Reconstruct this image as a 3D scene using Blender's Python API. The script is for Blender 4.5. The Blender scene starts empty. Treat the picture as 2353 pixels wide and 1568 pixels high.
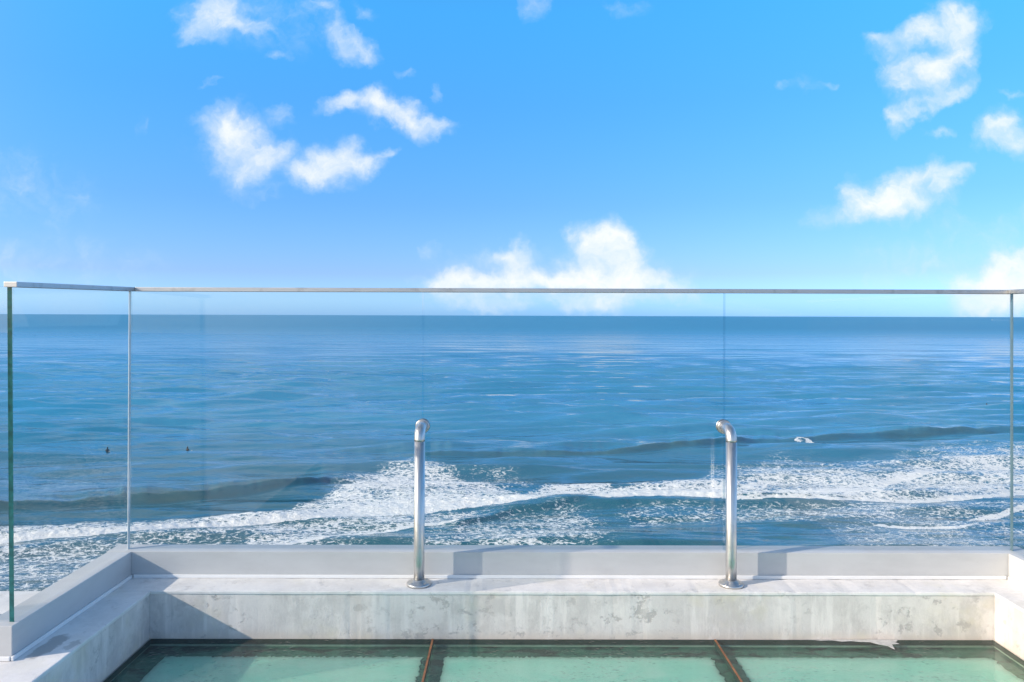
import bpy, bmesh, math, random
import numpy as np
from mathutils import Vector, Matrix

S = bpy.context.scene
C = S.collection
R = math.radians
random.seed(4)
rng = np.random.default_rng(11)

# ------------------------------------------------------------------ camera, sky, sun, exposure
EYE = 20.0                      # metres of eye level above the sea
F, PX, W0, H0 = 1697.0, 1171.5, 2353.0, 1568.0      # picture scale used for surveying the sea and clouds


def hz(px):
    return 721.75 + 0.00302 * px


cam_d = bpy.data.cameras.new('camera')
cam = bpy.data.objects.new('camera', cam_d)
C.objects.link(cam)
cam_d.sensor_width = 36.0
cam_d.lens = F / W0 * 36.0
cam_d.shift_y = -0.02847
cam_d.clip_start = 0.05
cam_d.clip_end = 250000
ROT = (Matrix.Rotation(R(-0.17), 4, 'Z') @ Matrix.Rotation(R(90 + 0.28), 4, 'X') @ Matrix.Rotation(0.00304, 4, 'Z'))
cam.matrix_world = Matrix.Translation((0, 0, EYE)) @ ROT
S.camera = cam

SUN_EL, SUN_PHI = R(26.5), R(21.0)       # low sun, from the left and a little behind the camera
to_sun = Vector((-math.cos(SUN_PHI) * math.cos(SUN_EL), -math.sin(SUN_PHI) * math.cos(SUN_EL), math.sin(SUN_EL)))
sun_d = bpy.data.lights.new('sun', 'SUN')
sun_d.energy = 3.05
sun_d.angle = R(0.5)
sun_d.color = (1.0, 0.87, 0.72)
sun = bpy.data.objects.new('sun', sun_d)
C.objects.link(sun)
sun.rotation_euler = (-to_sun).to_track_quat('-Z', 'Y').to_euler()

S.view_settings.view_transform = 'Standard'
S.view_settings.look = 'None'
S.view_settings.gamma = 1
S.view_settings.exposure = 0.68
S.view_settings.use_curve_mapping = False
S.cycles.transparent_max_bounces = 24
S.cycles.max_bounces = 10
S.cycles.use_denoising = True
S.cycles.sample_clamp_indirect = 6


class NT:
    """small helper for writing node trees"""

    def __init__(self, tree):
        self.t = tree
        self.n = tree.nodes
        self.l = tree.links

    def put(self, sock, v):
        if v is None:
            return
        if hasattr(v, 'links'):
            self.l.new(v, sock)
        elif isinstance(v, (tuple, list)) and len(v) == 3 and sock.type == 'RGBA':
            sock.default_value = (*v, 1)
        else:
            sock.default_value = v

    def math(self, op, a, b=None, c=None, clamp=False):
        n = self.n.new('ShaderNodeMath')
        n.operation = op
        n.use_clamp = clamp
        for i, v in enumerate((a, b, c)):
            self.put(n.inputs[i], v)
        return n.outputs[0]

    def vec(self, op, a, b=None, scale=None):
        n = self.n.new('ShaderNodeVectorMath')
        n.operation = op
        self.put(n.inputs[0], a)
        if b is not None:
            self.put(n.inputs[1], b)
        if scale is not None:
            self.put(n.inputs['Scale'], scale)
        return n.outputs['Value'] if op in ('LENGTH', 'DOT_PRODUCT', 'DISTANCE') else n.outputs[0]

    def xyz(self, x, y, z):
        n = self.n.new('ShaderNodeCombineXYZ')
        for i, v in enumerate((x, y, z)):
            self.put(n.inputs[i], v)
        return n.outputs[0]

    def sep(self, v):
        n = self.n.new('ShaderNodeSeparateXYZ')
        self.put(n.inputs[0], v)
        return n.outputs

    def ramp(self, x, a, b, lo=0.0, hi=1.0, smooth=True):
        n = self.n.new('ShaderNodeMapRange')
        n.interpolation_type = 'SMOOTHSTEP' if smooth else 'LINEAR'
        n.clamp = True
        self.put(n.inputs['Value'], x)
        self.put(n.inputs['From Min'], a)
        self.put(n.inputs['From Max'], b)
        self.put(n.inputs['To Min'], lo)
        self.put(n.inputs['To Max'], hi)
        return n.outputs['Result']

    def noise(self, v, scale, detail=4, rough=0.55, dist=0.0, out='Fac'):
        n = self.n.new('ShaderNodeTexNoise')
        self.put(n.inputs['Vector'], v)
        self.put(n.inputs['Scale'], scale)
        self.put(n.inputs['Detail'], detail)
        self.put(n.inputs['Roughness'], rough)
        self.put(n.inputs['Distortion'], dist)
        return n.outputs[0] if out == 'Fac' else n.outputs[1]

    def voro(self, v, scale, feature='F1', rand=1.0):
        n = self.n.new('ShaderNodeTexVoronoi')
        n.feature = feature
        self.put(n.inputs['Vector'], v)
        self.put(n.inputs['Scale'], scale)
        self.put(n.inputs['Randomness'], rand)
        return n.outputs['Distance']

    def mapping(self, v, loc=(0, 0, 0), rot=(0, 0, 0), scale=(1, 1, 1), kind='POINT'):
        n = self.n.new('ShaderNodeMapping')
        n.vector_type = kind
        self.put(n.inputs[0], v)
        n.inputs['Location'].default_value = loc
        n.inputs['Rotation'].default_value = rot
        n.inputs['Scale'].default_value = scale
        return n.outputs[0]

    def mix(self, f, a, b, blend='MIX'):
        n = self.n.new('ShaderNodeMix')
        n.data_type = 'RGBA'
        n.blend_type = blend
        self.put(n.inputs[0], f)
        self.put(n.inputs[6], a)
        self.put(n.inputs[7], b)
        return n.outputs[2]

    def bump(self, h, strength=0.5, dist=0.01, normal=None):
        n = self.n.new('ShaderNodeBump')
        self.put(n.inputs['Height'], h)
        self.put(n.inputs['Strength'], strength)
        self.put(n.inputs['Distance'], dist)
        if normal is not None:
            self.put(n.inputs['Normal'], normal)
        return n.outputs[0]

    def coord(self, which='Object'):
        return self.n.new('ShaderNodeTexCoord').outputs[which]

    def pos(self):
        return self.n.new('ShaderNodeNewGeometry').outputs['Position']

    def bsdf(self, color, rough=0.6, metal=0.0, normal=None, **kw):
        n = self.n.new('ShaderNodeBsdfPrincipled')
        self.put(n.inputs['Base Color'], color)
        self.put(n.inputs['Roughness'], rough)
        self.put(n.inputs['Metallic'], metal)
        if normal is not None:
            self.put(n.inputs['Normal'], normal)
        for k, v in kw.items():
            self.put(n.inputs[k.replace('_', ' ')], v)
        return n.outputs[0]

    def out(self, s):
        o = self.n.new('ShaderNodeOutputMaterial')
        self.l.new(s, o.inputs[0])


# ---- world: clear Nishita sky with cumulus
world = bpy.data.worlds.new('World')
S.world = world
world.use_nodes = True
world.node_tree.nodes.clear()
w = NT(world.node_tree)
sky = w.n.new('ShaderNodeTexSky')
sky.sky_type = 'NISHITA'
sky.sun_disc = False
sky.sun_elevation = SUN_EL
sky.sun_rotation = math.atan2(to_sun.x, to_sun.y)
sky.altitude = 20
sky.air_density = 1.0
sky.dust_density = 0.6
sky.ozone_density = 2.0
# photographic grade of the sky: clear-day blue by elevation
_, _, el_z = w.sep(w.vec('NORMALIZE', w.coord('Generated')))
gr = w.n.new('ShaderNodeValToRGB')
w.put(gr.inputs[0], w.math('MAXIMUM', el_z, 0.0))
GR = [(0.0, (.48, .98, 2.25)), (0.02, (.52, .93, 1.9)), (0.055, (.48, .70, 1.38)), (0.147, (.40, .755, 1.23)), (0.275, (.36, .99, 1.50)), (0.38, (.36, 1.28, 1.77)), (0.7, (.55, 1.2, 1.5)), (1.0, (.65, 1.15, 1.35))]
el = gr.color_ramp.elements
for i, (p_, c_) in enumerate(GR):
    e_ = el[i] if i < 2 else el.new(p_)
    e_.position = p_
    e_.color = (*(x / 2.5 for x in c_), 1)
graded = w.vec('MULTIPLY', w.vec('SCALE', gr.outputs[0], scale=2.5), sky.outputs[0])
# haze added round the sun: sky left ungraded there so the fill is less blue
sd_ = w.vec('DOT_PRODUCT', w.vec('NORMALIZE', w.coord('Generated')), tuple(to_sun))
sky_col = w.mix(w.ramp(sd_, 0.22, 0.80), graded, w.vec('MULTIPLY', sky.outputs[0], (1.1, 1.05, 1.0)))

d = w.vec('NORMALIZE', w.coord('Generated'))
dx, dy, dz = w.sep(d)
yy = w.math('MAXIMUM', dy, 0.02)
uu = w.math('DIVIDE', dx, yy)
vv = w.math('DIVIDE', dz, yy)
P = w.xyz(uu, vv, 0.0)
# ragged outlines: two octaves of domain warp
w1 = w.vec('SUBTRACT', w.noise(P, 9, 4, 0.6, out='Color'), (0.5, 0.5, 0.5))
w2 = w.vec('SUBTRACT', w.noise(P, 34, 4, 0.6, out='Color'), (0.5, 0.5, 0.5))
PW = w.vec('ADD', P, w.vec('ADD', w.vec('SCALE', w1, scale=0.07), w.vec('SCALE', w2, scale=0.03)))

# clouds surveyed from the place: px, py, half width, half height, tilt in degrees, strength
CL = [
    (490, 25, 85, 75, -10, 1.0), (560, 62, 70, 22, 8, .8), (455, 75, 40, 30, 0, .7), (600, 15, 90, 35, 10, .42),
    (740, 15, 40, 22, 0, .62), (800, 90, 80, 42, 22, .78), (765, 60, 30, 45, 20, .55), (850, 110, 45, 22, 35, .55),
    (860, 18, 60, 22, 5, .42), (640, 133, 34, 13, -20, .5), (700, 40, 40, 30, -30, .3),
    (800, 228, 78, 32, -8, .95), (880, 232, 60, 46, 15, 1.1), (950, 268, 80, 40, 25, 1.0), (1010, 290, 48, 24, 20, .8), (880, 265, 90, 30, 10, .5),
    (540, 300, 88, 62, 15, 1.1), (600, 350, 75, 55, 20, 1.1), (575, 395, 60, 38, -20, .95), (660, 340, 42, 26, -20, .8),
    (640, 255, 42, 30, 10, .48), (520, 345, 70, 60, 0, .5), (590, 440, 80, 26, 5, .42), (470, 270, 45, 26, -10, .5),
    (770, 365, 82, 52, 5, 1.15), (750, 410, 90, 45, 0, 1.1), (840, 380, 60, 36, -30, .95), (890, 348, 34, 14, -30, .7), (690, 400, 36, 40, 0, .6),
    (1175, 588, 80, 34, 0, 1.0), (1380, 560, 85, 52, 5, 1.15), (1310, 545, 26, 26, 0, .7), (1440, 610, 95, 50, 25, 1.0), (1400, 590, 80, 40, 0, .9),
    (1280, 640, 230, 42, 0, 1.3), (1100, 650, 130, 34, -4, 1.05), (1450, 650, 140, 36, 5, 1.1), (1020, 640, 75, 26, -5, .8), (1540, 660, 70, 24, 5, .6),
    (1380, 695, 110, 38, 0, 1.0), (1180, 690, 170, 26, 0, .72), (1520, 690, 90, 22, 0, .5), (1000, 580, 28, 20, 0, .35), (1060, 610, 60, 24, -12, .4),
    (2190, 60, 80, 55, -15, 1.2), (2110, 80, 100, 34, -3, .95), (2060, 110, 80, 40, 0, .75), (2010, 85, 45, 22, 0, .55), (2200, 120, 55, 50, 0, .9),
    (2130, 165, 105, 45, -4, 1.1), (2080, 150, 60, 26, 0, .7), (2110, 205, 75, 34, 0, .75), (2190, 215, 60, 22, -30, .85), (2120, 250, 60, 24, -25, .75), (2060, 270, 34, 36, -50, .85), (2160, 295, 45, 18, -10, .7),
    (2310, 280, 70, 48, -25, 1.0), (2350, 320, 60, 40, 0, .9), (2345, 200, 60, 14, -5, .6),
    (1850, 195, 60, 40, 10, .35), (1800, 180, 28, 18, -30, .42), (1905, 190, 24, 14, 0, .38),
    (2120, 400, 110, 42, -12, 1.05), (2020, 455, 120, 50, -15, 1.15), (2180, 400, 60, 42, -20, .95), (1960, 430, 34, 54, 25, .6), (1950, 500, 110, 36, -10, .7), (2110, 470, 110, 40, -15, .75), (2220, 370, 34, 24, 0, .7),
    (2330, 600, 60, 46, -10, 1.25), (2280, 645, 75, 48, -20, 1.25), (2330, 680, 120, 60, 0, 1.35), (2210, 660, 34, 40, 0, .85), (2240, 700, 80, 36, 0, .8), (2400, 610, 110, 90, 0, 1.2),
    (2050, 640, 90, 24, -15, .33), (2345, 500, 60, 36, -20, .4), (2250, 548, 60, 18, -10, .28),
    (1225, 25, 34, 45, 15, .48), (1440, 10, 70, 22, 10, .4), (935, 165, 30, 16, 20, .38), (1005, 210, 14, 26, 0, .34), (330, 285, 26, 32, 20, .25), (480, 192, 34, 10, -15, .33),
    (40, 430, 240, 110, 10, .30), (150, 600, 300, 70, 0, .28), (620, 60, 160, 90, 0, .27), (560, 330, 170, 120, 0, .26), (2150, 560, 260, 110, -10, .25), (1300, 640, 420, 80, 0, .26),
]
pwx, pwy, _ = w.sep(PW)
acc = 0.0
for (cx, cy, rx, ry, tilt, amp) in sorted(CL, key=lambda c: c[5]):
    q = w.mapping(w.xyz(pwx, pwy, acc), loc=((cx - PX) / F, (hz(cx) - cy) / F, 0), rot=(0, 0, R(-tilt)), scale=(rx / F * 1.25, ry / F * 1.25, 1e6), kind='TEXTURE')
    acc = w.ramp(w.vec('LENGTH', q), 1.08, 0.02, acc, amp * 1.06)
# unseen cumulus over the rest of the dome, made denser to brighten and whiten the fill light
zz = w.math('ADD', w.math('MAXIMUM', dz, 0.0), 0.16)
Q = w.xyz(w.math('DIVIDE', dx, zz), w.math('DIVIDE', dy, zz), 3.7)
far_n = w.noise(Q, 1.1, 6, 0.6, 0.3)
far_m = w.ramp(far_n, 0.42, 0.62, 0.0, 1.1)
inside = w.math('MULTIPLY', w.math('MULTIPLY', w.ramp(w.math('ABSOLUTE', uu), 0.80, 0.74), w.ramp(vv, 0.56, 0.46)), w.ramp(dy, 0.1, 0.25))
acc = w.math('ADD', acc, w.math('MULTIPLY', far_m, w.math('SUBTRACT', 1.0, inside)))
n_f = w.noise(PW, 22, 7, 0.62, 0.4)
n_s = w.noise(w.mapping(P, rot=(0, 0, R(-20)), scale=(1, 1.7, 1)), 11, 5, 0.6)
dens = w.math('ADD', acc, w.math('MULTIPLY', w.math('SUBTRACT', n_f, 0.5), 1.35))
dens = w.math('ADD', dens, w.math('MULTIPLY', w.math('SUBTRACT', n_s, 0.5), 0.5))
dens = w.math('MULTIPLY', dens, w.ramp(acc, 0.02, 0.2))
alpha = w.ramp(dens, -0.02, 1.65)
alpha = w.math('MULTIPLY', alpha, w.ramp(dz, -0.002, 0.0))
# clouds: sunlit white with pale blue-grey bellies
shade = w.noise(w.vec('ADD', PW, (0.013, -0.012, 0)), 14, 5, 0.6)
c_col = w.mix(w.ramp(w.math('ADD', dens, w.math('MULTIPLY', w.math('SUBTRACT', shade, 0.5), 1.2)), 0.25, 1.45), (4.3, 5.1, 5.9), (6.1, 6.15, 6.15))
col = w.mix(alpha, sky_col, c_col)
# below the horizon: sea-dark, as the water goes on there
bg = w.n.new('ShaderNodeBackground')
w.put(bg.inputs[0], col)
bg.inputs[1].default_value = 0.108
world.cycles.sampling_method = 'MANUAL'
world.cycles.sample_map_resolution = 512
wo = w.n.new('ShaderNodeOutputWorld')
w.l.new(bg.outputs[0], wo.inputs[0])


# ------------------------------------------------------------------ materials
def new_mat(name):
    m = bpy.data.materials.new(name)
    m.use_nodes = True
    m.node_tree.nodes.clear()
    return m, NT(m.node_tree)


def mat_sea():
    m, t = new_mat('sea_water')
    p = t.pos()
    at = t.n.new('ShaderNodeAttribute')
    at.attribute_name = 'foam'
    foam = at.outputs['Fac']
    # ripples, long-crested and running in to the shore
    _, py_, _ = t.sep(p)
    s1 = t.noise(t.mapping(p, rot=(0, 0, R(6)), scale=(0.30, 1, 1)), 0.85, 4, 0.6, 0.3)
    s2 = t.noise(t.mapping(p, rot=(0, 0, R(-5)), scale=(0.22, 1, 1)), 0.20, 3, 0.5, 0.2)
    s3 = t.noise(t.mapping(p, rot=(0, 0, R(3)), scale=(0.16, 1, 1)), 0.024, 3, 0.55)
    far = t.ramp(py_, 350.0, 1500.0)               # the wind freshens out at sea
    b = t.bump(s3, 1.0, 6.0)
    b = t.bump(s2, 1.0, t.math('ADD', 0.8, t.math('MULTIPLY', far, 2.2)), b)
    b = t.bump(s1, 1.0, t.math('ADD', 0.13, t.math('MULTIPLY', far, 0.45)), b)
    patch = t.noise(t.mapping(p, scale=(0.3, 1, 1)), 0.006, 4, 0.6)
    shal = t.ramp(t.math('ADD', py_, t.math('MULTIPLY', t.math('SUBTRACT', patch, 0.5), 60.0)), 50.0, 150.0)
    deep = t.mix(t.ramp(patch, 0.35, 0.65), (0.028, 0.222, 0.395), (0.042, 0.258, 0.440))
    body = t.mix(shal, (0.024, 0.108, 0.146), deep)          # sandy shallows, then clear blue
    tb = t.n.new('ShaderNodeAttribute')
    tb.attribute_name = 'turbid'
    tn = t.math('MULTIPLY', tb.outputs['Fac'], t.ramp(t.noise(t.mapping(p, scale=(0.25, 1, 1)), 0.25, 4, 0.65), 0.25, 0.75, 0.15, 0.65))
    body = t.mix(tn, body, (0.060, 0.105, 0.088))   # sand lifted in the standing faces
    water = t.bsdf(body, t.math('ADD', t.ramp(patch, 0.35, 0.7, 0.05, 0.11), t.ramp(py_, 150.0, 1300.0, 0.0, 0.40)), 0.0, b, IOR=1.333)
    # foam: bubbles drawn out into lace and cells
    pw = t.vec('ADD', p, t.vec('SCALE', t.vec('SUBTRACT', t.noise(p, 0.9, 3, 0.6, out='Color'), (0.5, 0.5, 0.5)), scale=0.9))
    q = t.mapping(pw, rot=(0, 0, R(-14)), scale=(0.62, 1.0, 1))
    e1 = t.voro(q, 1.25, 'DISTANCE_TO_EDGE')
    e2 = t.voro(q, 3.6, 'DISTANCE_TO_EDGE')
    n1 = t.noise(q, 3.6, 5, 0.7)
    lace = t.math('ADD', t.math('MULTIPLY', t.math('MINIMUM', t.math('MULTIPLY', e1, 2.4), t.math('ADD', t.math('MULTIPLY', e2, 4.2), 0.05)), 0.9), t.math('MULTIPLY', t.math('SUBTRACT', n1, 0.5), 2.3))
    lace = t.math('ADD', lace, t.math('MULTIPLY', t.math('SUBTRACT', t.noise(q, 0.45, 3, 0.5), 0.5), 0.9))
    a = t.ramp(t.math('SUBTRACT', t.math('MULTIPLY', foam, 1.08), t.math('ADD', lace, 0.14)), -0.14, 0.28)
    a = t.math('MULTIPLY', a, t.ramp(foam, 0.02, 0.12))
    fb = t.bump(n1, 1.0, 0.28)
    froth = t.bsdf((0.88, 0.89, 0.89), 0.8, 0.0, fb)
    mx = t.n.new('ShaderNodeMixShader')
    t.put(mx.inputs[0], a)
    t.l.new(water, mx.inputs[1])
    t.l.new(froth, mx.inputs[2])
    t.out(mx.outputs[0])
    return m


SKY_Z0 = EYE - 1.12                 # level of the glass floor, for the darker, warmer tone just above it


def mat_plaster(name, base, wear=1.0, damp=False):
    m, t = new_mat(name)
    p = t.pos()
    wp = t.vec('ADD', p, t.vec('SCALE', t.vec('SUBTRACT', t.noise(p, 11, 4, 0.6, out='Color'), (0.5, 0.5, 0.5)), scale=0.028))
    big = t.noise(p, 2.4, 5, 0.6, 0.5)
    mid = t.noise(t.mapping(wp, scale=(1, 1, 0.7)), 8, 8, 0.74, 0.1)
    scab = t.noise(t.mapping(wp, loc=(3, 1, 5), scale=(1, 1, 1.25)), 19, 7, 0.72, 0.2)
    run = t.noise(t.mapping(p, scale=(1, 1, 0.10)), 26, 4, 0.6)
    fine = t.noise(p, 120, 3, 0.6)
    dk = lambda k: tuple(c * k for c in base)
    c = t.mix(t.math('MULTIPLY', t.ramp(big, 0.38, 0.64), 0.8 * wear), base, dk(0.82))
    c = t.mix(t.math('MULTIPLY', t.ramp(mid, 0.40, 0.62), 0.9 * wear), c, dk(0.74))
    c = t.mix(t.math('MULTIPLY', t.ramp(run, 0.52, 0.68), 0.55 * wear), c, dk(1.14))
    foot_tone = t.math('MULTIPLY', t.ramp(t.math('ADD', t.sep(p)[2], t.math('MULTIPLY', t.math('SUBTRACT', mid, 0.5), 0.07)), SKY_Z0 + 0.035, SKY_Z0), 0.6 * wear)  # wall turns darker and warmer towards its foot
    c = t.mix(foot_tone, c, (base[0] * 0.80, base[1] * 0.74, base[2] * 0.66))
    # damp-looking ochre bloom here and there
    och = t.math('MULTIPLY', t.ramp(t.noise(t.mapping(wp, loc=(7, 0, 2)), 4.2, 4, 0.6), 0.52, 0.68), 0.50 * wear)
    c = t.mix(och, c, (base[0] * 0.90, base[1] * 0.88, base[2] * 0.70))
    # scabby grey patches where the skim has gone, and pale filler
    gate = t.ramp(t.noise(p, 3.1, 3, 0.5), 0.34, 0.56)
    pt = t.math('MULTIPLY', t.ramp(scab, 0.55, 0.64), gate)
    c = t.mix(t.math('MULTIPLY', pt, 0.85 * wear), c, dk(0.60))
    lt = t.ramp(t.noise(t.mapping(wp, loc=(1, 4, 9), scale=(1, 1, 0.6)), 8.5, 7, 0.70, 0.2), 0.53, 0.66)
    c = t.mix(t.math('MULTIPLY', lt, 0.5 * wear), c, dk(1.13))
    c = t.mix(t.math('MULTIPLY', t.ramp(fine, 0.62, 0.74), 0.3), c, dk(0.72))
    if damp:
        for (lx, ly, rx, ry, k) in ((-1.322, 2.135, 0.030, 0.085, 0.75), (-1.262, 2.14, 0.018, 0.035, 0.5)):
            q = t.mapping(t.vec('ADD', p, t.vec('SCALE', t.vec('SUBTRACT', t.noise(p, 28, 4, 0.6, out='Color'), (0.5, 0.5, 0.5)), scale=0.05)),
                          loc=(lx, ly, 0), scale=(rx, ry, 1e6), kind='TEXTURE')
            c = t.mix(t.math('MULTIPLY', t.ramp(t.vec('LENGTH', q), 1.05, 0.8), k), c, dk(0.42))
    h = t.math('ADD', t.math('MULTIPLY', mid, 0.6), t.math('MULTIPLY', fine, 0.12))
    h = t.math('SUBTRACT', h, t.math('MULTIPLY', pt, 0.25))
    h = t.math('ADD', h, t.math('MULTIPLY', lt, 0.15))
    t.out(t.bsdf(c, t.ramp(big, 0.3, 0.7, 0.55, 0.85), 0.0, t.bump(h, 0.5, 0.005)))
    return m


def mat_coat(name, base, rough=0.45):
    m, t = new_mat(name)
    p = t.pos()
    n = t.noise(t.mapping(p, scale=(1, 1, 3)), 5, 5, 0.6)
    c = t.mix(t.ramp(n, 0.35, 0.75), base, tuple(x * 0.90 for x in base))
    c = t.mix(t.math('MULTIPLY', t.ramp(t.noise(p, 40, 4, 0.7), 0.62, 0.72), 0.25), c, tuple(x * 0.78 for x in base))
    t.out(t.bsdf(c, t.ramp(n, 0.3, 0.7, rough - 0.06, rough + 0.1), 0.0, t.bump(t.noise(p, 90, 2, 0.5), 0.06, 0.001)))
    return m


def mat_steel(name, base=(0.60, 0.60, 0.60), rough=0.24, stretch=(30, 30, 1)):
    m, t = new_mat(name)
    p = t.coord('Object')
    n = t.noise(t.mapping(p, scale=stretch), 14, 4, 0.6)
    s = t.noise(p, 25, 4, 0.6)
    c = t.mix(t.ramp(s, 0.5, 0.75), base, tuple(x * 0.82 for x in base))
    t.out(t.bsdf(c, t.ramp(n, 0.3, 0.7, rough - 0.06, rough + 0.08), 1.0, t.bump(n, 0.05, 0.0005)))
    return m


def mat_glass(name, tint, wet=False, f0=0.045):
    """clear sheet: what is behind shows through, the surface mirrors by angle"""
    m, t = new_mat(name)
    lw = t.n.new('ShaderNodeLayerWeight')
    lw.inputs[0].default_value = 0.5
    nrm = None
    if wet:
        p = t.pos()
        dr = t.voro(t.vec('ADD', p, t.vec('SCALE', t.noise(p, 30, 2, 0.5, out='Color'), scale=0.02)), 46)
        drops = t.ramp(dr, 0.42, 0.12)
        where = t.ramp(t.noise(p, 5, 4, 0.6), 0.46, 0.62)
        film = t.noise(t.mapping(p, scale=(1, 1.6, 1)), 12, 4, 0.6)
        nrm = t.bump(t.math('ADD', t.math('MULTIPLY', t.math('MULTIPLY', drops, where), 0.5), t.math('MULTIPLY', film, 0.5)), 0.5, 0.006)
        t.put(lw.inputs['Normal'], nrm)
    fr = t.math('ADD', t.math('MULTIPLY', t.math('POWER', lw.outputs['Facing'], 5.0), 1 - f0), f0)
    tr = t.n.new('ShaderNodeBsdfTransparent')
    t.put(tr.inputs[0], tint)
    gl = t.n.new('ShaderNodeBsdfGlossy')
    gl.inputs['Roughness'].default_value = 0.03 if wet else 0.0
    if nrm is not None:
        t.put(gl.inputs['Normal'], nrm)
    mx = t.n.new('ShaderNodeMixShader')
    t.put(mx.inputs[0], fr)
    t.l.new(tr.outputs[0], mx.inputs[1])
    t.l.new(gl.outputs[0], mx.inputs[2])
    t.out(mx.outputs[0])
    return m


def mat_plain(name, base, rough=0.5, var=0.12, scale=8, metal=0.0, bump=0.1):
    m, t = new_mat(name)
    p = t.pos()
    n = t.noise(p, scale, 5, 0.6)
    c = t.mix(t.ramp(n, 0.3, 0.7), tuple(x * (1 - var) for x in base), tuple(min(1, x * (1 + var)) for x in base))
    t.out(t.bsdf(c, rough, metal, t.bump(n, bump, 0.004)))
    return m


def mat_frost():
    m, t = new_mat('frosted_sheet')
    p = t.pos()
    wp = t.vec('ADD', p, t.vec('SCALE', t.vec('SUBTRACT', t.noise(p, 9, 3, 0.6, out='Color'), (0.5, 0.5, 0.5)), scale=0.06))
    n = t.noise(t.mapping(wp, scale=(1, 1.8, 1)), 3.4, 5, 0.6, 0.6)
    wipe = t.noise(t.mapping(wp, rot=(0, 0, R(24)), scale=(1, 4, 1)), 17, 5, 0.65, 0.4)
    c = t.mix(t.ramp(n, 0.36, 0.64), (0.58, 0.84, 0.75), (0.80, 0.92, 0.83))
    c = t.mix(t.math('MULTIPLY', t.ramp(wipe, 0.52, 0.64), t.ramp(n, 0.42, 0.58)), c, (0.80, 0.90, 0.82))
    # grit and water beads left in drifts
    for (rz_, sc, lo, hi, k) in ((-18, 40, 0.67, 0.72, 0.75), (10, 75, 0.66, 0.72, 0.6)):
        sp = t.ramp(t.noise(t.mapping(p, rot=(0, 0, R(rz_)), scale=(1, 3.2, 1)), sc, 3, 0.6), lo, hi)
        c = t.mix(t.math('MULTIPLY', sp, k), c, (0.09, 0.20, 0.17))
    glint = t.ramp(t.noise(p, 85, 2, 0.5), 0.70, 0.75)  # highlights of the beads, painted in as pale specks
    c = t.mix(t.math('MULTIPLY', glint, 0.8), c, (0.86, 0.93, 0.88))
    t.out(t.bsdf(c, 0.5, Subsurface_Weight=0.85, Subsurface_Radius=(0.6, 1.0, 0.9), Subsurface_Scale=0.09))
    return m


def mat_bed():
    m, t = new_mat('skylight_bed')
    p = t.pos()
    n = t.noise(t.mapping(p, scale=(1, 3, 1)), 6, 6, 0.68, 0.8)
    f = t.noise(t.mapping(p, scale=(1, 1.8, 1)), 55, 4, 0.7)
    g = t.noise(p, 24, 5, 0.65, 0.5)
    c = t.mix(t.ramp(g, 0.35, 0.65), (0.022, 0.080, 0.066), (0.062, 0.165, 0.128))
    c = t.mix(t.ramp(n, 0.50, 0.58), c, (0.005, 0.012, 0.011))
    c = t.mix(t.math('MULTIPLY', t.ramp(f, 0.60, 0.68), 0.8), c, (0.008, 0.020, 0.018))
    c = t.mix(t.ramp(t.noise(p, 90, 3, 0.6), 0.70, 0.74), c, (0.45, 0.60, 0.54))
    t.out(t.bsdf(c, 0.6, 0.0, t.bump(g, 0.5, 0.006)))
    return m


M = {
    'sea': mat_sea(),
    'wall': mat_plaster('worn_plaster', (0.715, 0.672, 0.648), 1.0),
    'coping': mat_plaster('painted_coping', (0.76, 0.74, 0.73), 0.5, damp=True),
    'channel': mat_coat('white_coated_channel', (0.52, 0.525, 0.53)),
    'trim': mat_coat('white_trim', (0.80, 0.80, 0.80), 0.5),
    'rail': mat_steel('satin_rail', (0.58, 0.575, 0.57), 0.46, (1, 30, 30)),
    'steel': mat_steel('brushed_steel', (0.62, 0.61, 0.60), 0.36),
    'dark_steel': mat_plain('gasket', (0.02, 0.022, 0.025), 0.5),
    'pane': mat_glass('clear_pane', (0.970, 0.984, 0.980), f0=0.04),
    'edge': mat_plain('pane_edge', (0.006, 0.105, 0.105), 0.15, 0.35, 40),
    'edge_soft': mat_glass('pane_cut_edge', (0.965, 0.98, 0.985), f0=0.04),
    'edge_line': mat_glass('pane_joint_edge', (0.74, 0.85, 0.89), f0=0.06),
    'seal': mat_plain('clear_seal', (0.62, 0.68, 0.72), 0.3),
    'seal_dark': mat_plain('dark_seal', (0.16, 0.24, 0.28), 0.3),
    'wet': mat_glass('wet_walk_on_pane', (0.80, 0.93, 0.88), wet=True, f0=0.05),
    'wet_edge': mat_plain('walk_on_edge', (0.006, 0.030, 0.025), 0.3),
    'frost': mat_frost(),
    'bed': mat_bed(),
    'bead': mat_plain('amber_sealant', (0.25, 0.10, 0.04), 0.45, 0.35, 30),
    'smear': mat_plain('plaster_smear', (0.46, 0.455, 0.45), 0.8, 0.15, 60),
    'deck': mat_plain('terrace_paving', (0.42, 0.40, 0.38), 0.75, 0.15, 3),
    'render': mat_plain('house_render', (0.66, 0.65, 0.63), 0.85, 0.05, 2),
    'door_glass': mat_plain('dark_door_glass', (0.015, 0.018, 0.02), 0.05, 0.05, 2, 0.0, 0.0),
    'cliff': mat_plain('sandstone', (0.36, 0.27, 0.18), 0.9, 0.3, 0.4, 0.0, 1.0),
    'boat': mat_plain('white_gelcoat', (0.80, 0.80, 0.80), 0.3, 0.03),
    'boat_glass': mat_plain('boat_window', (0.02, 0.03, 0.04), 0.1),
    'wetsuit': mat_plain('wetsuit', (0.012, 0.013, 0.016), 0.6),
    'skin': mat_plain('skin', (0.40, 0.22, 0.15), 0.55),
    'board': mat_plain('surfboard_deck', (0.62, 0.60, 0.55), 0.35, 0.1),
    'froth': mat_plain('froth', (0.80, 0.82, 0.83), 0.85, 0.05, 3, 0.0, 0.8),
}


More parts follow.
